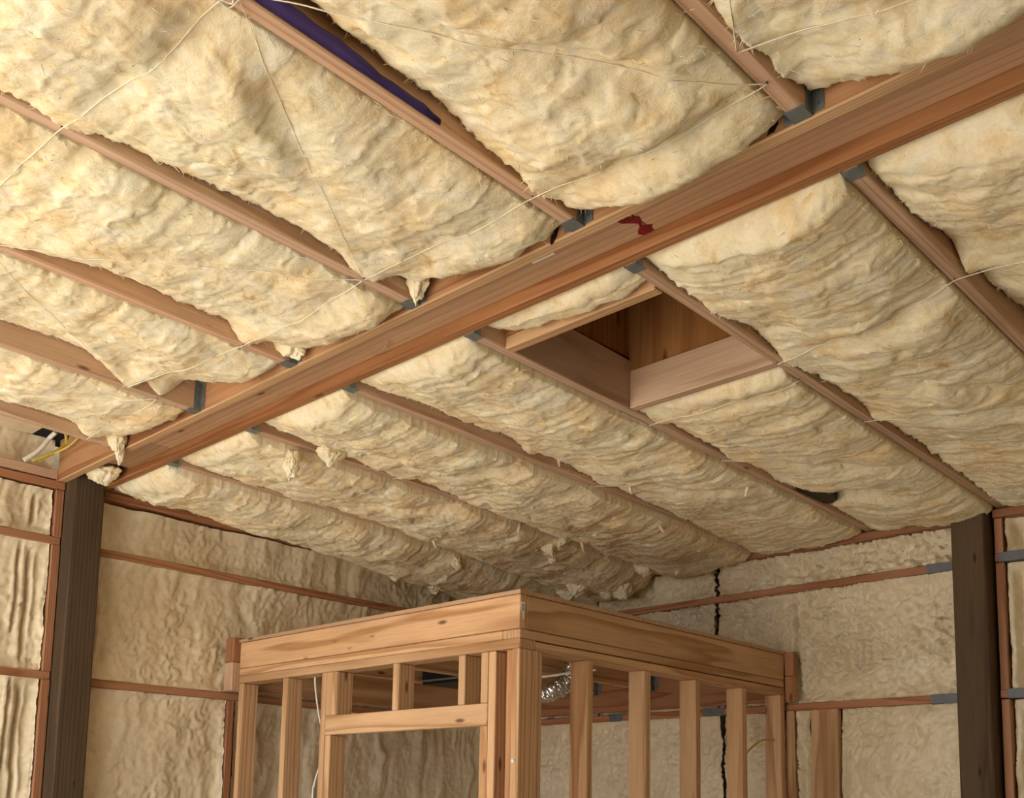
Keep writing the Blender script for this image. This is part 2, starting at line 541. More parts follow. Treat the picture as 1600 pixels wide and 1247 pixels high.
# --- back wall
GB = {}
for k, z in enumerate(GZ):
    GB[(k, 0)] = lumber('girt', 'X', (XW, YW, z - GH), (-0.79, YW + 0.14, z), WOOD['girt'], wb)
    GB[(k, 1)] = lumber('girt', 'X', (-0.63, YW, z - GH + 0.006), (3.7, YW + 0.14, z + 0.006), WOOD['girt'], wb)
lumber('top_plate', 'X', (XW, YW - 0.012, -0.098), (-0.80, YW + 0.14, -0.060), WOOD['girt'], wb)
lumber('top_plate', 'X', (-0.63, YW - 0.012, -0.098), (3.7, YW + 0.14, -0.060), WOOD['girt'], wb)
rowsb = [(-0.099, GZ[0])] + [(GZ[i] - GH, GZ[i + 1]) for i in range(len(GZ) - 1)] + [(GZ[-1] - GH, FLOOR)]
for k, (t, b_) in enumerate(rowsb):
    if k < 2:
        spans = [(-3.62, -2.895), (-2.887, -2.080), (-2.070, -0.795)]
    else:
        spans = [(-3.62, -2.60), (-2.59, -2.047), (-2.035, -1.668), (-1.618, -1.530), (-1.384, -0.795)]
    for j, (a0, a1) in enumerate(spans):
        sm = ()
        if k == 0 and j == 2: sm = ((-1.80, b_ + 0.03, t - 0.03, 0.006, 0.012),)
        if k == 1 and j == 2: sm = ((-1.62, b_ + 0.03, t, 0.010, 0.035), (-0.90, b_ + 0.12, t - 0.12, 0.005, 0.02))
        if k == 2 and j == 1: sm = ((-2.28, b_ + 0.1, t - 0.2, 0.012, 0.05),)
        foam_panel(wb, 'B', a0, a1, b_ + 0.001, t - 0.001, 200 + 10 * k + j, depth=0.02, seams=sm, ridge=0.7, worm=1.1 if k < 2 else 0.6)
    foam_panel(wb, 'B', -0.590, 0.45, b_ + 0.007, t - 0.001, 260 + k, depth=0.04, ridge=2.2, worm=0.3,
               seams=((-0.545, b_ + 0.02, t - 0.02, 0.010, 0.05), (-0.47, b_ + 0.1, t, 0.008, 0.05)))
    link('foam_panel', box_mesh('foam_panel', 3.2, 0.1, t - b_ - 0.01, 0.01), FOAM, wb, Matrix.Translation((2.06, YW + 0.07, (t + b_) / 2)))
    lumber('stud', 'Z', (-0.628, YW, b_ + 0.006), (-0.592, YW + 0.14, t), WOOD['girt'], wb)
    if k >= 2:
        lumber('stud', 'Z', (-1.665, YW - 0.004, b_), (-1.62, YW + 0.10, t), WOOD['frame'], wb)
        lumber('stud', 'Z', (-1.528, YW - 0.006, b_), (-1.386, YW + 0.034, t), WOOD['frame'], wb)
for z, (x0, x1) in ((GZ[0], (-0.935, -0.79)), (GZ[1], (-0.935, -0.79)), (GZ[0] + 0.006, (-0.615, -0.40)), (GZ[1] + 0.006, (-0.60, -0.38)), (GZ[1], (-2.16, -2.03)), (GZ[1], (-2.80, -2.70))):
    s = lumber('girt_strap', 'X', (x0, YW - 0.003, z - GH - 0.003), (x1, YW + 0.12, z + 0.003), STRAP, GB[(0 if z > -0.5 else 1, 0 if x1 < -0.7 else 1)], 0.001)
    s['label'] = 'grey metal sleeve on the girt end'

# ------------------------------------------------------------------ posts
p = lumber('timber_post', 'Z', (-3.69, 0.038, FLOOR), (-3.552, 0.178, 0.20), WOOD['post'], None, 0.006)
tag(p, 'dark treated timber post against the left wall under the beam end', 'post', 'treated posts')
p = lumber('timber_post', 'Z', (-0.784, 2.81, FLOOR), (-0.640, 2.95, 0.02), WOOD['post'], None, 0.006)
tag(p, 'dark treated timber post against the back wall at right', 'post', 'treated posts')

# ------------------------------------------------------------------ beam
beam = empty('roof_beam', (-0.6, 0.108, 0.0))
tag(beam, 'long built-up fir beam crossing the ceiling from left post to upper right', 'beam')
np_ = lumber('side_ply', 'X', (-3.655, 0.0, 0.0), (3.4, 0.038, 0.20), WOOD['beam'], beam, 0.004)
np_['label'] = 'near orange fir ply of the beam with a paler planed underside'
np_.data.materials.append(WOOD['edge'])
for f in np_.data.polygons:
    if f.normal.z < -0.5: f.material_index = 1
lumber('side_ply', 'X', (-3.655, 0.178, 0.0), (3.4, 0.216, 0.20), WOOD['beam_far'], beam, 0.004)['label'] = 'far orange fir ply of the beam'
for x0, x1 in ((-3.334, -2.956), (-2.951, -0.492), (-0.489, 3.4)):
    lumber('soffit_plank', 'X', (x0, 0.039, 0.036), (x1, 0.177, 0.074), WOOD['plank'], beam, 0.002)


def blot(name, pts, axis, off, mat, parent, label, th=0.0012):
    """thin raised patch with an irregular outline"""
    vs_, n = [], len(pts)
    for s in (0, 1):
        for p_ in pts:
            if axis == 'Z': vs_.append((p_[0], p_[1], off - th * s))
            elif axis == 'X': vs_.append((off + th * s, p_[0], p_[1]))
            else: vs_.append((p_[0], off - th * s, p_[1]))
    fs = [tuple(range(n)), tuple(range(2 * n - 1, n - 1, -1))]
    fs += [(k, n + k, n + (k + 1) % n, (k + 1) % n) for k in range(n)]
    o = link(name, new_mesh(name, vs_, fs), mat, parent)
    bm = bmesh.new(); bm.from_mesh(o.data); bmesh.ops.recalc_face_normals(bm, faces=bm.faces); bm.to_mesh(o.data); bm.free()
    o['label'] = label
    return o


random.seed(5)
pa, pb = [], []
for k in range(11):
    t = k / 10
    y = 0.045 + 0.13 * t
    pa.append((-0.487 + 0.010 * math.sin(k * 1.7) + (-0.004 if k % 2 else 0.003), y))
    pb.append((-0.522 + 0.016 * math.sin(k * 1.1 + 1) + 0.008 * t, y))
blot('paint_mark', pa + pb[::-1], 'Z', 0.036, RED, beam, 'dark red paint mark across the beam underside', 0.0008)
for cx, cz, s, rz in ((-0.672, 0.014, 1.0, 0.5), (-0.05, 0.032, 1.25, 0.3)):
    pts = []
    for k in range(16):
        a = 2 * math.pi * k / 16
        r = (0.016 if abs(math.cos(a)) < 0.5 else 0.009) * s * (0.8 + 0.4 * random.random())
        x_, z_ = r * math.cos(a), r * 1.35 * math.sin(a)
        pts.append((cx + x_ * math.cos(rz) + z_ * math.sin(rz), cz - x_ * math.sin(rz) + z_ * math.cos(rz)))
    blot('resin_knot', pts, 'Y', 0.0, RESIN, np_, 'dark resin knot on the near face of the beam')
sl = link('splinter', box_mesh('splinter', 0.078, 0.006, 0.004, 0.001), WHITE, beam, Matrix.Translation((-0.786, 0.085, 0.034)) @ Matrix.Rotation(0.02, 4, 'Z'))
sl['label'] = 'short white strip on the beam underside'
sp = link('splinter', tube_mesh('splinter', smooth_path([(-1.62, 0.165, 0.034), (-1.56, 0.150, 0.026), (-1.50, 0.132, 0.022), (-1.477, 0.122, 0.030)]), 0.0022), WOOD['plank'], beam)
sp['label'] = 'pale wood splinter hanging from the beam'

# ------------------------------------------------------------------ rafters with their hangers
def hanger_mesh(side):
    """U-shaped steel hanger: seat, two cheeks, two flanges; local X across, Y away from the beam"""
    bm = bmesh.new()
    def bx(x0, x1, y0, y1, z0, z1):
        r = bmesh.ops.create_cube(bm, size=1.0)
        for v in r['verts']:
            v.co = Vector(((x0 + x1) / 2 + v.co.x * (x1 - x0), (y0 + y1) / 2 + v.co.y * (y1 - y0), (z0 + z1) / 2 + v.co.z * (z1 - z0)))
    t = 0.0016
    bx(-0.0205, 0.0205, 0, 0.046, -t, 0)
    for s in (-1, 1):
        a, b_ = sorted((s * 0.0192, s * 0.0208))
        bx(a, b_, 0, 0.030, -t, 0.12)
        a, b_ = sorted((s * 0.0192, s * 0.046))
        bx(a, b_, 0, t, 0.004, 0.12)
        for z in (0.02, 0.05, 0.08, 0.105):
            r = bmesh.ops.create_cone(bm, cap_ends=True, segments=8, radius1=0.0035, radius2=0.0025, depth=0.004)
            for v in r['verts']:
                v.co = Matrix.Rotation(math.pi / 2, 3, 'X') @ v.co + Vector((s * 0.034, 0.003, z))
            r = bmesh.ops.create_cone(bm, cap_ends=True, segments=8, radius1=0.003, radius2=0.002, depth=0.003)
            for v in r['verts']:
                v.co = Matrix.Rotation(math.pi / 2, 3, 'Y') @ v.co + Vector((s * 0.0215, 0.017, z))
    me = bpy.data.meshes.new('joist_hanger')
    bm.to_mesh(me); bm.free()
    me.materials.append(STEEL)
    return me


HANG = hanger_mesh(1)
near_lab = {
    0: ('fir rafter meeting the near face of the beam at the upper right'),
    1: ('fir rafter on the near side of the beam with a purple strip along it'),
    2: ('fir rafter on the near side of the beam, next left of the purple-edged one'),
    3: ('fir rafter on the near side of the beam ending beside a torn yellow tuft'),
    4: ('fir rafter on the near side of the beam with a tall exposed hanger strap'),
    5: ('leftmost fir rafter on the near side of the beam, above yellow cables'),
    -1: ('fir rafter on the near side of the beam, just past the right edge'),
    -2: ('fir rafter on the near side of the beam, farthest right'),
}
far_lab = {
    0: ('fir rafter beyond the beam at far right, wide brown flank showing'),
    1: ('fir rafter beyond the beam along the right side of the ceiling hatch'),
    2: ('fir rafter beyond the beam along the left side of the ceiling hatch'),
    3: ('fir rafter beyond the beam, next left of the ceiling hatch'),
    4: ('fir rafter beyond the beam, second left of the ceiling hatch'),
    5: ('leftmost fir rafter beyond the beam, nearest the left wall'),
    -1: ('fir rafter beyond the beam, just past the right edge'),
    -2: ('fir rafter beyond the beam, farthest right'),
}
RAFT = {}
for k in range(-2, 6):
    x = -0.61 * k
    t = empty('rafter', (x + 0.019, -0.9, zr_near(-0.9)))
    tag(t, near_lab[k], 'rafter', 'near-side rafters')
    y0, y1 = -3.1, -0.002
    ym = (y0 + y1) / 2
    lumber('board', 'Y', (x, y0, zr_near(ym)), (x + 0.038, y1, zr_near(ym) + 0.184), WOOD['rafter'], t, tilt=-SN)
    link('joist_hanger', HANG, None, t, Matrix.Translation((x + 0.019, -0.001, zr_near(0) - 0.0005)) @ Matrix.Rotation(math.pi, 4, 'Z'))
    RAFT[('n', k)] = t
    x = -0.008 - 0.61 * k
    t = empty('rafter', (x + 0.019, 1.6, zr_far(1.6)))
    tag(t, far_lab[k], 'rafter', 'far-side rafters')
    y0, y1 = 0.218, 2.97
    ym = (y0 + y1) / 2
    lumber('board', 'Y', (x, y0, zr_far(ym)), (x + 0.038, y1, zr_far(ym) + 0.184), WOOD['rafter'], t, tilt=-SF)
    link('joist_hanger', HANG, None, t, Matrix.Translation((x + 0.019, 0.2175, zr_far(0.216) - 0.0005)))
    RAFT[('f', k)] = t

# ------------------------------------------------------------------ twine runs (nails sit on the rafter undersides)
def nz(x, y):
    return (zr_near(y) if y < 0.1 else zr_far(y)) - 0.003


STR = [  # (points, label)
    ([(-0.577, -0.985), (-1.187, -1.03), (-1.797, -1.06)], 'white twine from the top-left knot down across the left rafters'),
    ([(-0.575, -0.985), (0.018, -0.149)], 'white twine running from the top-left knot to the upper right rafter'),
    ([(-0.580, -0.965), (-1.189, -0.20)], 'faint thin twine slanting from the top-left knot down the batt'),
    ([(-1.189, -0.20), (-0.585, -0.174), (0.020, -0.149)], 'white twine stretched along the near side of the beam'),
    ([(-1.80, -0.954), (-1.192, -0.20)], 'white twine from the left edge to the rafter knot left of the beam'),
    ([(-1.192, -0.20), (-1.800, -0.197), (-2.405, -0.287)], 'white twine crossing two rafters towards the tall hanger strap'),
    ([(-3.03, -0.86), (-2.415, -0.166), (-2.78, -0.167), (-3.03, -0.151)], 'white twine bending back beside the leftmost rafters'),
    ([(-1.805, -0.98), (-2.40, -0.287)], 'thin twine slanting over the exposed rafter at far left'),
    ([(0.20, -0.62), (0.020, -0.26), (0.61, -0.12)], 'white twine making a sharp V at the upper right rafter'),
    ([(0.60, 0.86), (0.005, 0.828), (-0.605, 0.981)], 'white twine from the right edge across two far rafters'),
    ([(-0.605, 0.981), (-0.012, 1.66)], 'faint twine running right from the hatch-side rafter'),
    ([(-1.220, 0.98), (-1.222, 1.138), (-0.610, 1.13)], 'white twine just behind the ceiling hatch'),
    ([(-0.612, 1.592), (-0.01, 1.78)], 'short twine on the batt right of the hatch-side rafter'),
    ([(-1.218, 1.616), (-0.62, 2.10)], 'twine crossing the batt behind the ceiling hatch'),
    ([(-2.43, 0.93), (-1.822, 1.113)], 'twine tied under the middle far rafter'),
    ([(-3.045, 0.80), (-2.435, 1.376)], 'thin twine under the batt nearest the left wall'),
    ([(-1.828, 1.536), (-1.22, 1.98)], 'short twine on the far middle batt'),
]


def seg_dist(X, Y, a, b):
    dx, dy = b[0] - a[0], b[1] - a[1]
    L2 = dx * dx + dy * dy
    t = np.clip(((X - a[0]) * dx + (Y - a[1]) * dy) / L2, 0, 1)
    return np.hypot(X - a[0] - t * dx, Y - a[1] - t * dy), t


# ------------------------------------------------------------------ glass wool batts
def sstep(a, b, x):
    t = np.clip((x - a) / (b - a), 0, 1)
    return t * t * (3 - 2 * t)


class Batt:
    def __init__(s, xa, xb, y0, y1, seed, eL, eR, B, far, pinch=1.0, rough=1.0, label='', notch=None, endround=0.10):
        s.__dict__.update(locals())

    def edge_shift(s, Y):
        return 0.006 * fbm(Y * 9, Y * 0 + s.seed, s.seed, 3)

    def z(s, X, Y):
        zr = zr_far(Y) if s.far else zr_near(Y)
        W = s.xb - s.xa
        u = np.clip((X - s.xa) / W, 0, 1)
        eL = np.interp(Y, *zip(*s.eL)); eR = np.interp(Y, *zip(*s.eR)); B = np.interp(Y, *zip(*s.B))
        sd = s.seed
        eL = eL * (1 + 0.45 * perlin(Y * 3.1, Y * 0 + 0.3, sd)) + 0.007 * fbm(Y * 17, Y * 0 + .7, sd + 1, 3)
        eR = eR + 0.010 * perlin(Y * 4.1, Y * 0 + 0.3, sd + 2) + 0.007 * fbm(Y * 17, Y * 0 + .7, sd + 3, 3)
        B = B * (1 + 0.35 * perlin(Y * 2.3, X * 1.5, sd + 4))
        v = np.minimum(Y - s.y0, s.y1 - Y)
        er = np.where((s.y1 - Y < Y - s.y0) & s.far, 0.03, s.endround)
        end = np.sqrt(np.clip(1 - (1 - np.clip(v / er, 0, 1)) ** 2, 0, 1))
        uu = 4 * u * (1 - u)
        ua = np.clip(u, 0, 1) ** 1.35
        pil = np.clip(4 * ua * (1 - ua), 0, 1) ** 0.62
        base = eL * (1 - u) + eR * u
        z = base - (B * pil + base * 0.0) * (0.25 + 0.75 * end) + 0.035 * (1 - end)
        # twine pulls the wool up into soft valleys
        for pts, _ in STR:
            for a, b in zip(pts[:-1], pts[1:]):
                if max(a[0], b[0]) < s.xa - 0.05 or min(a[0], b[0]) > s.xb + 0.05: continue
                if (a[1] > 0.1) != s.far: continue
                d, t = seg_dist(X, Y, a, b)
                w = np.exp(-(d / 0.05) ** 2) * 0.72 * s.pinch
                z = z * (1 - w) + np.minimum(z, -0.004) * 0 * w + (-0.008) * w
        # wool relief: lumps, puffs with creases between, torn layers, fine nap
        env = 0.35 + 0.65 * np.clip(uu * 2.2, 0, 1)
        wx = X + 0.05 * fbm(X * 4, Y * 4, sd + 10, 3); wy = Y + 0.05 * fbm(X * 4 + 9, Y * 4, sd + 11, 3)
        rl = -0.015 * fbm(wx * 4.5, wy * 4.0, sd + 12, 2)
        rl = rl - 0.0085 * (np.sqrt(perlin(wx * 9, wy * 7, sd + 14) ** 2 + 0.012) - 0.25)
        rl = rl - 0.0022 * (np.sqrt(perlin(wx * 23, wy * 19, sd + 16) ** 2 + 0.012) - 0.25) * (0.4 + 1.2 * np.clip(perlin(X * 3, Y * 3, sd + 50) + .4, 0, 1))
        lay = fbm(wx * 6 + 3, wy * 3.2, sd + 18, 3) * 2.6
        fr = lay - np.floor(lay)
        rl = rl - 0.0030 * (sstep(0.0, 0.16, fr) * (1 - fr) ** 1.5)
        lay2 = fbm(wx * 13 + 1, wy * 8, sd + 28, 3) * 2.2
        fr2 = lay2 - np.floor(lay2)
        rl = rl - 0.0016 * (sstep(0.0, 0.12, fr2) * (1 - fr2) ** 1.5)
        rl = rl - 0.0015 * fbm(wx * 55, wy * 48, sd + 20, 3, 0.6)
        z = z + rl * env * s.rough
        return zr + z

    def build(s):
        res = 0.0065
        nx = int((s.xb - s.xa) / res); ny = int((s.y1 - s.y0) / res)
        # finer towards the two long edges
        uu = np.linspace(0, 1, nx); uu = uu - 0.055 * np.sin(4 * np.pi * uu) / (2 * np.pi) - 0.11 * np.sin(2 * np.pi * uu) / (2 * np.pi)
        vv = np.linspace(0, 1, ny)
        U, Vv = np.meshgrid(uu, vv, indexing='ij')
        Y = s.y0 + (s.y1 - s.y0) * Vv
        xa = s.xa + 0.004 + np.abs(s.edge_shift(Y)); xb = s.xb - 0.004 - 0.5 * np.abs(s.edge_shift(Y + 7))
        if s.notch:
            for (side, yc, hw, dp) in s.notch:
                g = dp * np.exp(-((Y - yc) / hw) ** 4)
                if side == 'L': xa = xa + g
                else: xb = xb - g
        X = xa + (xb - xa) * U
        if s.notch: Z = s.z(s.xa + (s.xb - s.xa) * U, Y)
        else: Z = s.z(X, Y)
        if s.notch:
            for (side, yc, hw, dp) in s.notch:
                if hw < 0.3: Z = Z + 0.13 * np.exp(-((Y - yc) / hw) ** 4) * np.exp(-(U / 0.34) ** 2)
        # wool leans and overhangs a little
        k = np.clip(4 * U * (1 - U) * 2, 0, 1)
        X = X + k * 0.010 * fbm(X * 18, Y * 18, s.seed + 30, 3)
        Yd = Y + np.clip(np.minimum(Vv, 1 - Vv) * 40, 0, 1) * 0.010 * fbm(X * 18, Y * 18, s.seed + 33, 3)
        # ragged long rims
        rim = np.exp(-(U / 0.02) ** 2) + np.exp(-((1 - U) / 0.02) ** 2)
        Z = Z + rim * 0.006 * fbm(Y * 60, X * 5, s.seed + 36, 3)
        # cut ends are ragged too
        endw = np.exp(-(Vv * (s.y1 - s.y0) / 0.02) ** 2) + np.exp(-((1 - Vv) * (s.y1 - s.y0) / 0.02) ** 2)
        Z = Z + endw * 0.012 * fbm(X * 22, Y * 0, s.seed + 38, 3)
        V = np.stack([X, Yd, Z], -1).reshape(-1, 3)
        idx = np.arange(nx * ny).reshape(nx, ny)
        q = np.stack([idx[:-1, :-1], idx[:-1, 1:], idx[1:, 1:], idx[1:, :-1]], -1).reshape(-1, 4)
        border = np.concatenate([idx[:, 0], idx[-1, 1:], idx[-2::-1, -1], idx[0, -2:0:-1]])
        bv = V[border].copy()
        bv[:, 2] = 0.175 - 0.022 * bv[:, 1]
        mid = V[border].copy(); mid[:, 2] = 0.5 * (mid[:, 2] + bv[:, 2])
        n0 = len(V); m_ = len(border)
        V = np.concatenate([V, mid, bv])
        kk = np.arange(m_); k2 = (kk + 1) % m_
        r1 = np.stack([border[kk], n0 + kk, n0 + k2, border[k2]], -1)
        r2_ = np.stack([n0 + kk, n0 + m_ + kk, n0 + m_ + k2, n0 + k2], -1)
        r1 = r1[:, ::-1]; r2_ = r2_[:, ::-1]
        faces = np.concatenate([q, r1, r2_]).tolist()
        faces.append(list(range(n0 + m_, n0 + 2 * m_))[::-1])
        me = new_mesh('wool_body', V.tolist(), faces, True)
        root = empty('insulation_batt', ((s.xa + s.xb) / 2, (s.y0 + s.y1) / 2, 0.1))
        tag(root, s.label, 'insulation', 'glass wool batts')
        link('wool_body', me, WOOL, root)
        # loose fibres along the rims and over the face
        rng = np.random.RandomState(s.seed)
        nf = int(900 * (s.y1 - s.y0) * (s.xb - s.xa) / 0.5)
        fv, ff = [], []
        for i in range(nf):
            if rng.rand() < 0.4:
                a = rng.randint(0, 3) if rng.rand() < 0.5 else nx - 1 - rng.randint(0, 3)
            else:
                a = rng.randint(2, nx - 2)
            b_ = rng.randint(2, ny - 2)
            p0 = Vector(V[a * ny + b_])
            d = Vector((rng.normal() * 0.6, rng.normal() * 0.6, -0.22 - 0.3 * rng.rand())).normalized()
            Ls = 0.006 + 0.016 * rng.rand() ** 2
            sd_ = d.cross(Vector((rng.normal(), rng.normal(), rng.normal()))).normalized() * (0.0005 + 0.0006 * rng.rand())
            cu = Vector((rng.normal(), rng.normal(), rng.normal() * 0.4)) * Ls * 0.35
            n_ = len(fv)
            p0 = p0 + Vector((0, 0, 0.002))
            p1 = p0 + d * Ls * 0.5 + cu * 0.5; p2 = p0 + d * Ls + cu
            fv += [p0 - sd_, p0 + sd_, p1 - sd_ * 0.8, p1 + sd_ * 0.8, p2]
            ff += [(n_, n_ + 1, n_ + 3, n_ + 2), (n_ + 2, n_ + 3, n_ + 4)]
        lf = link('loose_fibres', new_mesh('loose_fibres', fv, ff), WOOL, root)
        tag(lf, kind='stuff')
        s.root = root
        return root


N = lambda k: -0.61 * k
F = lambda k: -0.008 - 0.61 * k
YN0 = -3.5
C_ = lambda v: [(-10, v), (10, v)]
batts = []


def nb(k, seed, eL, eR, B, label, **kw):
    b = Batt(N(k + 1) + 0.038, N(k), -3.05, -0.006, seed, eL, eR, B, False, label=label, **kw)
    batts.append(b)


nb(-2, 11, C_(0.04), C_(0.015), C_(0.085), 'cream glass wool batt farthest right on the near side of the beam')
nb(-1, 12, [(-2, .03), (-0.5, .035), (0, .05)], C_(0.015), C_(0.085), 'cream glass wool batt at the top right corner, near side of the beam')
nb(0, 13, [(-2, .075), (-1.0, .07), (-0.5, .05), (-0.35, .03), (0, .03)], [(-2, 0.0), (-0.2, -0.005), (0, 0.02)], [(-2, .08), (-.6, .085), (0, .075)], 'big cream batt bulging between the purple-edged rafter and the upper right rafter', notch=(('L', -1.75, 1.05, 0.042),))
nb(1, 14, [(-2, .012), (-1.05, .012), (-0.7, .035), (-0.2, .05), (0, .05)], C_(0.012), C_(0.06), 'cream batt directly left of the purple-edged rafter with ochre patches')
nb(2, 15, [(-2, .03), (-1.0, .04), (-.5, .055), (0, .05)], C_(0.012), C_(0.055), 'cream batt crossed by twine ending at a torn yellow tuft on the beam')
nb(3, 16, [(-2, .06), (-.5, .075), (0, .09)], C_(0.012), C_(0.05), 'cream batt ending at the tall exposed hanger strap')
nb(4, 17, [(-2, .04), (-.4, .05), (0, .05)], C_(0.012), C_(0.05), 'cream batt in the leftmost bay on the near side of the beam')


def fb(k, seed, eL, eR, B, label, y0=0.222, y1=2.885, **kw):
    xa = F(k + 1) + 0.038
    if k == 5: xa = -3.63
    b = Batt(xa, F(k), y0, y1, seed, eL, eR, B, True, label=label, **kw)
    batts.append(b)


fb(-2, 21, C_(0.04), C_(0.015), C_(0.06), 'cream glass wool batt beyond the beam, farthest right')
fb(-1, 22, [(0.2, .035), (.5, .03), (.8, .07), (1.4, .08), (3, .04)], C_(0.005), C_(0.07), 'cream batt beyond the beam at the right edge')
fb(0, 23, [(0.2, .02), (.6, .008), (.8, .03), (1.0, .025), (1.4, .035), (2.2, .03), (3, .0)], C_(-0.005), [(0.2, .07), (1.4, .06), (2.4, .06), (3, .05)], 'large cream batt right of the ceiling hatch reaching the right post')
fb(1, 24, [(1, .02), (1.6, .02), (2.5, .02), (3, .0)], C_(-0.01), [(1, .045), (2.2, .05), (3, .045)], 'cream batt behind the ceiling hatch with a black gap at its edge', y0=1.035, notch=(('L', 2.29, 0.12, 0.12),))
fb(2, 25, [(0.2, .03), (.5, .045), (1.1, .045), (1.8, .02), (3, -.03)], C_(-0.01), [(0.2, .06), (1.2, .048), (2.2, .04), (3, .04)], 'crumpled cream batt directly left of the ceiling hatch', rough=1.15)
fb(3, 26, [(0.2, .03), (.8, .01), (1.1, .02), (1.5, -.01), (3, -.05)], C_(-0.02), [(0.2, .055), (1.2, .042), (2.2, .045), (3, .06)], 'crumpled cream batt second left of the ceiling hatch', rough=1.35)
fb(4, 27, [(0.2, .02), (.9, .015), (1.5, -.01), (2, -.04), (3, -.09)], C_(-0.02), [(0.2, .045), (1.2, .038), (2.2, .06), (3, .12)], 'shadowed cream batt third left of the ceiling hatch', rough=1.5)
fb(5, 28, [(0.2, .01), (1.2, -.01), (2, -.06), (3, -.12)], C_(-0.02), [(0.2, .04), (1.2, .06), (2.2, .10), (3, .16)], 'ragged cream batt along the top of the left wall', rough=1.5)
batts.append(Batt(F(2) + 0.036, F(1) + 0.002, 0.220, 0.352, 29, C_(0.045), C_(0.03), C_(0.050), True, pinch=0, rough=0.6, label='short rolled cream wool strip between the beam and the hatch', endround=0.06))
for b in batts: b.build()


def batt_at(x, y):
    for b in batts:
        if b.xa <= x <= b.xb and b.y0 <= y <= b.y1: return b
    return None


# ------------------------------------------------------------------ torn tufts hanging from batts
def tuft(parent, c, size, seed, drop=(0, 0, -1), name='torn_tuft', label=None):
    rng = np.random.RandomState(seed)
    bm = bmesh.new()
    bmesh.ops.create_icosphere(bm, subdivisions=5 if max(size) > 0.04 else 4, radius=1.0)
    P = np.array([v.co for v in bm.verts])
    def n3(f, sd):
        return (perlin(P[:, 0] * f, P[:, 1] * f, sd) + perlin(P[:, 1] * f + 4, P[:, 2] * f, sd + 1) + perlin(P[:, 2] * f + 9, P[:, 0] * f, sd + 2)) / 1.8
    r = 1 + 0.26 * n3(1.6, seed) + 0.15 * n3(3.6, seed + 5) + 0.05 * n3(9, seed + 9) + 0.03 * n3(20, seed + 12)
    tip = np.clip(-P[:, 2], 0, 1)
    Q = P * r[:, None]
    Q[:, 0] *= 1 - 0.5 * tip; Q[:, 1] *= 1 - 0.5 * tip
    Q[:, 0] += 0.15 * n3(1.2, seed + 20) * tip; Q[:, 1] += 0.15 * n3(1.2, seed + 30) * tip
    Q = Q * np.array(size)
    for v, q in zip(bm.verts, Q): v.co = q
    me = bpy.data.meshes.new(name); bm.to_mesh(me); bm.free()
    me.polygons.foreach_set('use_smooth', [True] * len(me.polygons))
    d = Vector(drop).normalized()
    rot = Vector((0, 0, -1)).rotation_difference(d).to_matrix().to_4x4()
    o = link(name, me, WOOL, parent, Matrix.Translation(c) @ rot)
    if label: o['label'] = label
    return o


def find(lbl):
    for b in batts:
        if lbl in b.label: return b.root


bt = {b.seed: b.root for b in batts}
tuft(bt[15], (-1.750, -0.050, 0.058), (0.072, 0.050, 0.058), 3, (0.3, 0.3, -1), label='yellow torn tuft over the hanger')
tuft(bt[14], (-1.150, -0.040, 0.045), (0.032, 0.03, 0.055), 4, (-0.3, 0.2, -1))
tuft(bt[17], (-2.99, -0.040, 0.030), (0.040, 0.036, 0.065), 5, (-0.2, 0.3, -1), label='pale tuft hanging over the beam')
tuft(bt[17], (-3.02, -0.01, -0.015), (0.02, 0.02, 0.05), 6, (-0.5, 0.3, -1))
tuft(bt[27], (-2.44, 0.425, -0.085), (0.034, 0.030, 0.060), 7, (0.1, -0.1, -1), label='pale tuft hanging below the batt')
tuft(bt[26], (-2.36, 0.56, -0.020), (0.05, 0.06, 0.05), 8, (-0.2, 0.1, -1))
tuft(bt[13], (-0.045, -0.06, 0.035), (0.03, 0.03, 0.045), 10, (0.3, 0.3, -1))
rg = random.Random(3)
for i, (x, y, s_) in enumerate([(-3.35, 2.35, .05), (-3.2, 2.6, .07), (-2.95, 2.7, .06), (-3.45, 2.1, .04), (-2.75, 2.55, .05), (-2.6, 2.75, .06), (-3.3, 2.75, .08), (-3.5, 1.85, .035), (-2.4, 2.7, .045)]):
    b = batt_at(x, y)
    if b is None: continue
    z = float(b.z(np.array([x]), np.array([y]))[0])
    tuft(b.root, (x, y, z + s_ * 0.25), (s_ * 1.3, s_, s_ * 1.2), 140 + i, (rg.uniform(-.5, .5), rg.uniform(-.5, .5), -1))
for i in range(9):
    x = -3.45 + 1.5 * rg.random() ** 1.2; y = 1.9 + 0.85 * rg.random()
    b = batt_at(x, y)
    if b is None: continue
    z = float(b.z(np.array([x]), np.array([y]))[0])
    s_ = 0.018 + 0.022 * rg.random()
    tuft(b.root, (x, y, z + s_ * 0.55), (s_, s_ * 0.8, s_ * (1.0 + rg.random())), 40 + i, (rg.uniform(-.6, .6), rg.uniform(-.6, .6), -1))
for i, (x, y) in enumerate([(-1.80, 1.30), (-1.70, 1.66), (-1.22, 1.52), (-2.42, 1.05), (-2.45, 1.75), (-2.30, 2.05), (-1.86, 2.1), (-3.03, 0.62), (-3.05, 1.3), (-2.9, 1.6), (-1.27, 1.9)]):
    b = batt_at(x, y)
    if b is None: continue
    z = float(b.z(np.array([x]), np.array([y]))[0])
    tuft(b.root, (x, y, z - 0.01), (0.009, 0.009, 0.035), 70 + i, (rg.uniform(-.5, .5), rg.uniform(-.3, .5), -1), 'wool_wisp')
wt = tuft(None, (-3.43, 0.108, 0.012), (0.105, 0.062, 0.045), 90, name='wool_scrap')
tag(wt, 'scrap of cream wool stuffed between the beam plies above the left post', 'insulation')

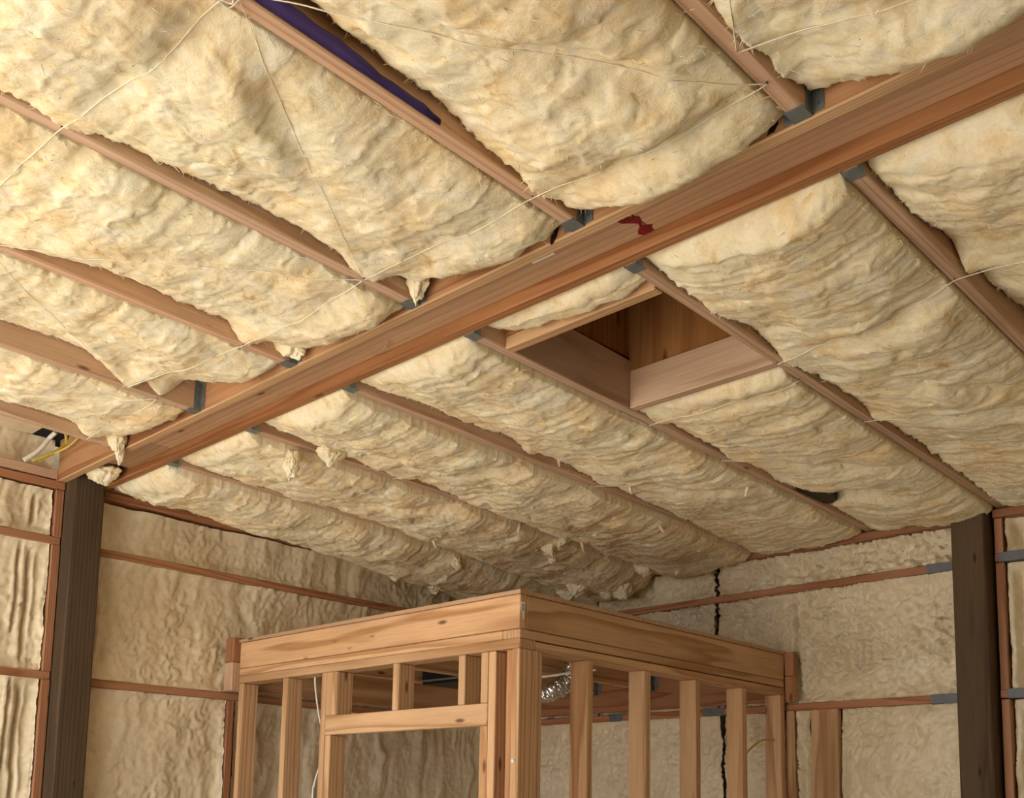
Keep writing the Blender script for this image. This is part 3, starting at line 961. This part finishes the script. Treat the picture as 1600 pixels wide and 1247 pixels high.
# ------------------------------------------------------------------ twine
NAIL = tube_mesh('nail', [(0, 0, 0.012), (0, 0, -0.004)], 0.0016, 6)
NAIL.materials.append(RUST)
for i, (pts, lab) in enumerate(STR):
    path = []
    for a, b in zip(pts[:-1], pts[1:]):
        n = max(4, int(math.hypot(b[0] - a[0], b[1] - a[1]) / 0.012))
        for k in range(n + (b == pts[-1])):
            t = k / n
            x, y = a[0] + (b[0] - a[0]) * t, a[1] + (b[1] - a[1]) * t
            z = nz(*a) * (1 - t) + nz(*b) * t - 0.003
            path.append([x, y, z])
    # ride on the wool, pulled tight (upper hull is straight, so only smoothed wool pushes it down)
    zz = []
    for x, y, z in path:
        b = batt_at(x, y)
        if b is not None:
            zb = float(b.z(np.array([x]), np.array([y]))[0]) - 0.0015
            z = min(z, max(zb, z - 0.06))
        zz.append(z)
    zz = np.array(zz)
    for _ in range(4):
        sm = zz.copy(); sm[1:-1] = (zz[:-2] + zz[1:-1] + zz[2:]) / 3; zz = sm
    path = [(p_[0], p_[1], float(z)) for p_, z in zip(path, zz)]
    thin = lab.startswith(('faint', 'thin'))
    root = empty('twine', path[0])
    tag(root, lab, 'twine', 'insulation twine')
    if i == 0: KNOT_ROOT = root
    link('cord', tube_mesh('cord', path, 0.0008 if thin else 0.0014, 5), TWINE, root)
    for (x, y) in pts:
        link('nail', NAIL, None, root, Matrix.Translation((x, y, nz(x, y) + 0.001)))
KN = tube_mesh('knot', smooth_path([(-0.60, -0.99, 0.018), (-0.585, -0.975, 0.012), (-0.572, -0.985, 0.014), (-0.59, -1.0, 0.010), (-0.60, -0.972, 0.014), (-0.565, -0.97, 0.016)]), 0.0016, 5)
link('knot', KN, TWINE, KNOT_ROOT)

# ------------------------------------------------------------------ purple membrane beside the second near rafter
V, Fc = [], []
n = 60
for i in range(n + 1):
    t = i / n
    y = -2.2 + (1.72) * t
    wdt = min(0.048, max(0.002, 0.068 * (-0.47 - y) + 0.003))
    w0 = 0.003 * math.sin(i * 0.9) + 0.002 * math.sin(i * 2.3)
    x0 = -0.5712
    z0 = zr_near(y) + 0.006
    prof = ((0.0, 0.0), (0.35, 0.006), (0.7, 0.003), (1.0, 0.012))
    for (du, dz) in prof:
        V.append((x0 + wdt * du + w0 * du, y, z0 + dz))
    for (du, dz) in prof[::-1]:
        V.append((x0 + wdt * du + w0 * du, y, z0 + dz + 0.0015))
for i in range(n):
    for k in range(8):
        k2 = (k + 1) % 8
        Fc.append((i * 8 + k, i * 8 + k2, (i + 1) * 8 + k2, (i + 1) * 8 + k))
Fc.append(tuple(range(8))); Fc.append(tuple(n * 8 + k for k in range(8))[::-1])
pm = link('membrane_strip', new_mesh('membrane_strip', V, Fc, True), PURPLE)
tag(pm, 'dark purple membrane strip folded between rafter and batt at upper left', 'membrane')

# ------------------------------------------------------------------ ceiling hatch
ha = empty('ceiling_hatch', (-0.90, 0.67, 0.0))
tag(ha, 'square framed hatch opening lined with plywood between two far rafters', 'hatch')
xa, xb = F(2) + 0.039, F(1) - 0.001
lumber('header_board', 'X', (xa, 0.354, -0.006), (xb, 0.392, 0.035), WOOD['frame'], ha)
lumber('header_board', 'X', (xa, 0.353, 0.037), (xb, 0.366, 0.175), WOOD['ply'], ha)
lumber('header_board', 'X', (xa, 0.985, -0.010), (xb, 1.023, 0.130), WOOD['rafter'], ha)
lumber('plywood_panel', 'Z', (xa - 0.012, 0.995, 0.131), (xb + 0.012, 1.010, 0.72), WOOD['ply'], ha, 0.001)
lumber('plywood_panel', 'Z', (xa - 0.012, 0.368, 0.176), (xb + 0.012, 0.384, 0.72), WOOD['ply'], ha, 0.001)
lumber('plywood_panel', 'Z', (xa - 0.028, 0.360, 0.186), (xa - 0.0125, 1.02, 0.72), WOOD['ply'], ha, 0.001)
lumber('plywood_panel', 'Z', (xb + 0.0125, 0.360, 0.186), (xb + 0.028, 1.02, 0.72), WOOD['ply'], ha, 0.001)
lumber('shaft_cap', 'X', (xa - 0.03, 0.36, 0.721), (xb + 0.03, 1.02, 0.74), WOOD['ply'], ha, 0.001)

vb = blot('vent_block', [(-1.189, 2.17), (-1.150, 2.155), (-1.108, 2.20), (-1.100, 2.30), (-1.118, 2.40), (-1.160, 2.44), (-1.189, 2.42)], 'Z', 0.02, BLACK, None, '', 0.05)  # black block added to stand in for shade in the wool gap
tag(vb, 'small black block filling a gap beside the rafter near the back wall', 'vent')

# ------------------------------------------------------------------ framed room
W = WOOD['frame']
YF, XS = 0.927, -1.65
fw = empty('stud_wall', (-2.6, YF + 0.045, FLOOR))
tag(fw, 'front stud wall of the small framed room with a door opening', 'stud wall', 'framed room')
XE = -3.570
lumber('top_plate', 'X', (XE, YF, -0.791), (-1.739 + 0.0, YF + 0.089, -0.757), W, fw)
lumber('top_plate', 'X', (XE, YF, -0.829), (XS, YF + 0.089, -0.792), W, fw)
ZB = -0.830


def stud(x0, x1, zt, zb, par=fw, y0=YF, y1=YF + 0.089, m=W):
    return lumber('stud', 'Z', (x0, y0, zb), (x1, y1, zt), m, par)


stud(-3.567, -3.529, ZB, FLOOR)
stud(-3.183, -3.145, ZB, FLOOR)
stud(-2.876, -2.838, ZB, FLOOR)
stud(-2.837, -2.799, ZB, -1.025)
stud(-2.798, -2.760, ZB, -1.025)
stud(-2.377, -2.339, ZB, -1.025)
stud(-1.978, -1.940, ZB, -1.025)
stud(-1.852, -1.814, ZB, -1.025)
stud(-2.834, -2.796, -1.112, FLOOR)
stud(-1.852, -1.814, -1.112, FLOOR)
lumber('door_header', 'X', (-2.836, YF - 0.001, -1.111), (-1.813, YF + 0.037, -1.026), W, fw)
stud(-1.812, -1.774, ZB, FLOOR, y0=YF + 0.002)
stud(-1.727, -1.689, ZB, FLOOR, y0=YF + 0.012, m=WOOD['beam'])
stud(-1.688, XS, ZB, FLOOR)
lumber('bottom_plate', 'X', (XE, YF + 0.001, FLOOR + 0.0), (-2.88, YF + 0.088, FLOOR + 0.038), W, fw)
# screw cap on the corner stud
sc = link('white_cap', tube_mesh('white_cap', [(-1.672, YF - 0.004, -1.248), (-1.672, YF + 0.002, -1.248)], 0.009, 14), WHITE, fw)
sc['label'] = 'small round white cap'

sw = empty('stud_wall', (XS - 0.045, 1.9, FLOOR))
tag(sw, 'side stud wall of the small framed room running to the back wall', 'stud wall', 'framed room')
lumber('top_plate', 'Y', (XS - 0.089, YF, -0.791), (XS, 2.858, -0.757), W, sw)
lumber('top_plate', 'Y', (XS - 0.089, YF + 0.090, -0.829), (XS, 2.858, -0.796), W, sw)
for y in (1.017, 1.318, 1.700, 2.075, 2.465, 2.820):
    lumber('stud', 'Z', (XS - 0.089, y, FLOOR), (XS, y + 0.038, ZB), W, sw)
lumber('bottom_plate', 'Y', (XS - 0.088, 1.06, FLOOR), (XS - 0.001, 2.81, FLOOR + 0.038), W, sw)

lo = empty('loft_deck', (-2.6, 1.9, -0.757))
tag(lo, 'boxed joist deck with thin sheathing on top of the framed room', 'deck')
lumber('rim_board', 'X', (XE, YF, -0.755), (XS - 0.0005, YF + 0.038, -0.626), W, lo)
lumber('rim_board', 'Y', (XS - 0.038, YF + 0.039, -0.755), (XS, 2.858, -0.626), W, lo)
lumber('deck_sheet', 'X', (-3.60, YF - 0.006, -0.625), (XS + 0.006, 2.865, -0.609), WOOD['plank'], lo, 0.001)
lumber('ledger', 'X', (-3.62, 2.862, -0.86), (XS - 0.04, 2.898, -0.627), WOOD['girt'], lo)
lumber('ledger', 'Y', (-3.648, YF + 0.10, -0.86), (-3.612, 2.86, -0.627), WOOD['frame'], lo)
for x in (-3.30, -2.895, -2.49, -2.085):
    lumber('joist', 'Y', (x, YF + 0.039, -0.755), (x + 0.038, 2.860, -0.627), W, lo)
    link('joist_hanger', HANG, None, lo, Matrix.Translation((x + 0.019, 2.8605, -0.756)) @ Matrix.Rotation(math.pi, 4, 'Z'))
# white printed tag stapled on the corner
tg = [(0.968 - 0.041 + 0.0035, -0.655), (0.952, -0.655), (0.952, -0.690), (0.948, -0.722), (0.944, -0.722), (0.934, -0.690), (0.931, -0.672)]
tt = blot('end_tag', tg, 'X', XS, WHITE, lo, 'white printed lumber tag on the corner', 0.0008)
for j in range(6):
    z = -0.664 - j * 0.0045
    blot('tag_print', [(0.936, z), (0.948, z), (0.948, z - 0.0022), (0.936, z - 0.0022)], 'X', XS + 0.0008, BLACK, tt, 'dark printed bar', 0.0002)

# wall boards that carry the deck ends
cl = empty('wall_cleat', (-3.61, 0.93, -0.74))
tag(cl, 'short vertical cleat boards on the left wall beside the framed room', 'cleat', 'wall cleats')
lumber('board', 'Z', (-3.648, 0.890, -0.722), (-3.573, 0.965, -0.600), WOOD['girt'], cl)
lumber('board', 'Z', (-3.648, 0.890, -0.866), (-3.573, 0.965, -0.724), WOOD['rafter'], cl)
cl = empty('wall_cleat', (-1.62, 2.87, -0.74))
tag(cl, 'short vertical cleat boards on the back wall beside the framed room', 'cleat', 'wall cleats')
lumber('board', 'Z', (-1.648, 2.860, -0.735), (-1.598, 2.897, -0.612), WOOD['girt'], cl)
lumber('board', 'Z', (-1.648, 2.860, -0.866), (-1.598, 2.897, -0.737), WOOD['beam'], cl)

# ------------------------------------------------------------------ services in and around the framed room
# foil duct: corrugated flexible hose
dp = smooth_path([(-2.68, 1.97, -0.80), (-2.60, 1.98, -0.84), (-2.52, 2.0, -0.845), (-2.43, 2.03, -0.825), (-2.375, 2.06, -0.77), (-2.36, 2.07, -0.70)], 26)
rad = [0.046 + 0.005 * math.sin(i * 1.05) + 0.002 * math.sin(i * 2.9) for i in range(len(dp))]
du = link('foil_duct', tube_mesh('foil_duct', dp, rad, 28), FOIL)
bm = bmesh.new(); bm.from_mesh(du.data)
rr = random.Random(4)
for v in bm.verts: v.co += Vector((rr.uniform(-1, 1), rr.uniform(-1, 1), rr.uniform(-1, 1))) * 0.0035
bm.to_mesh(du.data); bm.free()
du.data.polygons.foreach_set('use_smooth', [False] * len(du.data.polygons))
tag(du, 'crinkled silver foil duct under the framed room joists', 'duct')
fan = empty('fan_box', (-3.08, 2.05, -0.70))
tag(fan, 'black metal fan box between the joists behind the door header', 'fan')
lumber('housing', 'X', (-3.26, 1.86, -0.765), (-2.90, 2.30, -0.64), BLACK, fan, 0.004)
lumber('bracket', 'X', (-3.26, 1.852, -0.752), (-2.90, 1.858, -0.742), STEEL, fan, 0.001)


def cable(pts, r, mat, label, cat='cable', grp=None):
    o = link('cable', tube_mesh('cable', smooth_path(pts, 10), r, 8), mat)
    tag(o, label, cat, grp)
    return o


cable([(-3.03, 1.0, -0.80), (-3.027, 1.0, -0.86), (-3.005, 1.0, -0.95), (-2.965, 0.99, -1.03), (-2.93, 0.985, -1.09)], 0.0045, WHITE, 'white cable looping beside the door stud')
cable([(-2.985, 1.02, -1.20), (-2.975, 1.01, -1.24), (-3.00, 1.0, -1.33), (-3.01, 1.0, -1.5), (-3.01, 1.0, -2.9)], 0.0045, WHITE, 'white cable hanging lower down beside the door stud')
cable([(-1.69, 2.822, -1.057), (-1.69, 2.72, -1.062), (-1.69, 2.64, -1.09), (-1.69, 2.57, -1.13), (-1.69, 2.504, -1.18)], 0.005, YELLOW, 'yellow cable bowed between two studs of the side wall')
cable([(-2.6, 1.75, -0.775), (-2.4, 1.83, -0.79), (-2.25, 1.90, -0.775), (-2.13, 1.96, -0.762)], 0.006, WHITE, 'white cable bowed above the foil duct')
cable([(-3.62, -0.13, 0.055), (-3.60, -0.08, 0.085), (-3.59, -0.03, 0.125), (-3.59, 0.0, 0.165), (-3.55, -0.02, 0.19)], 0.007, YELLOW, 'thick yellow cable rising to the roof above the left post')
cable([(-3.62, -0.10, 0.06), (-3.59, -0.045, 0.105), (-3.50, -0.02, 0.125), (-3.36, -0.02, 0.155), (-3.2, -0.03, 0.18)], 0.0045, YELLOW, 'thin yellow cable curving to the leftmost rafter')
cable([(-3.63, -0.16, 0.052), (-3.62, -0.12, 0.09), (-3.61, -0.09, 0.13), (-3.60, -0.07, 0.17), (-3.56, -0.06, 0.19)], 0.010, WHITE, 'white cable beside the yellow ones above the left post')
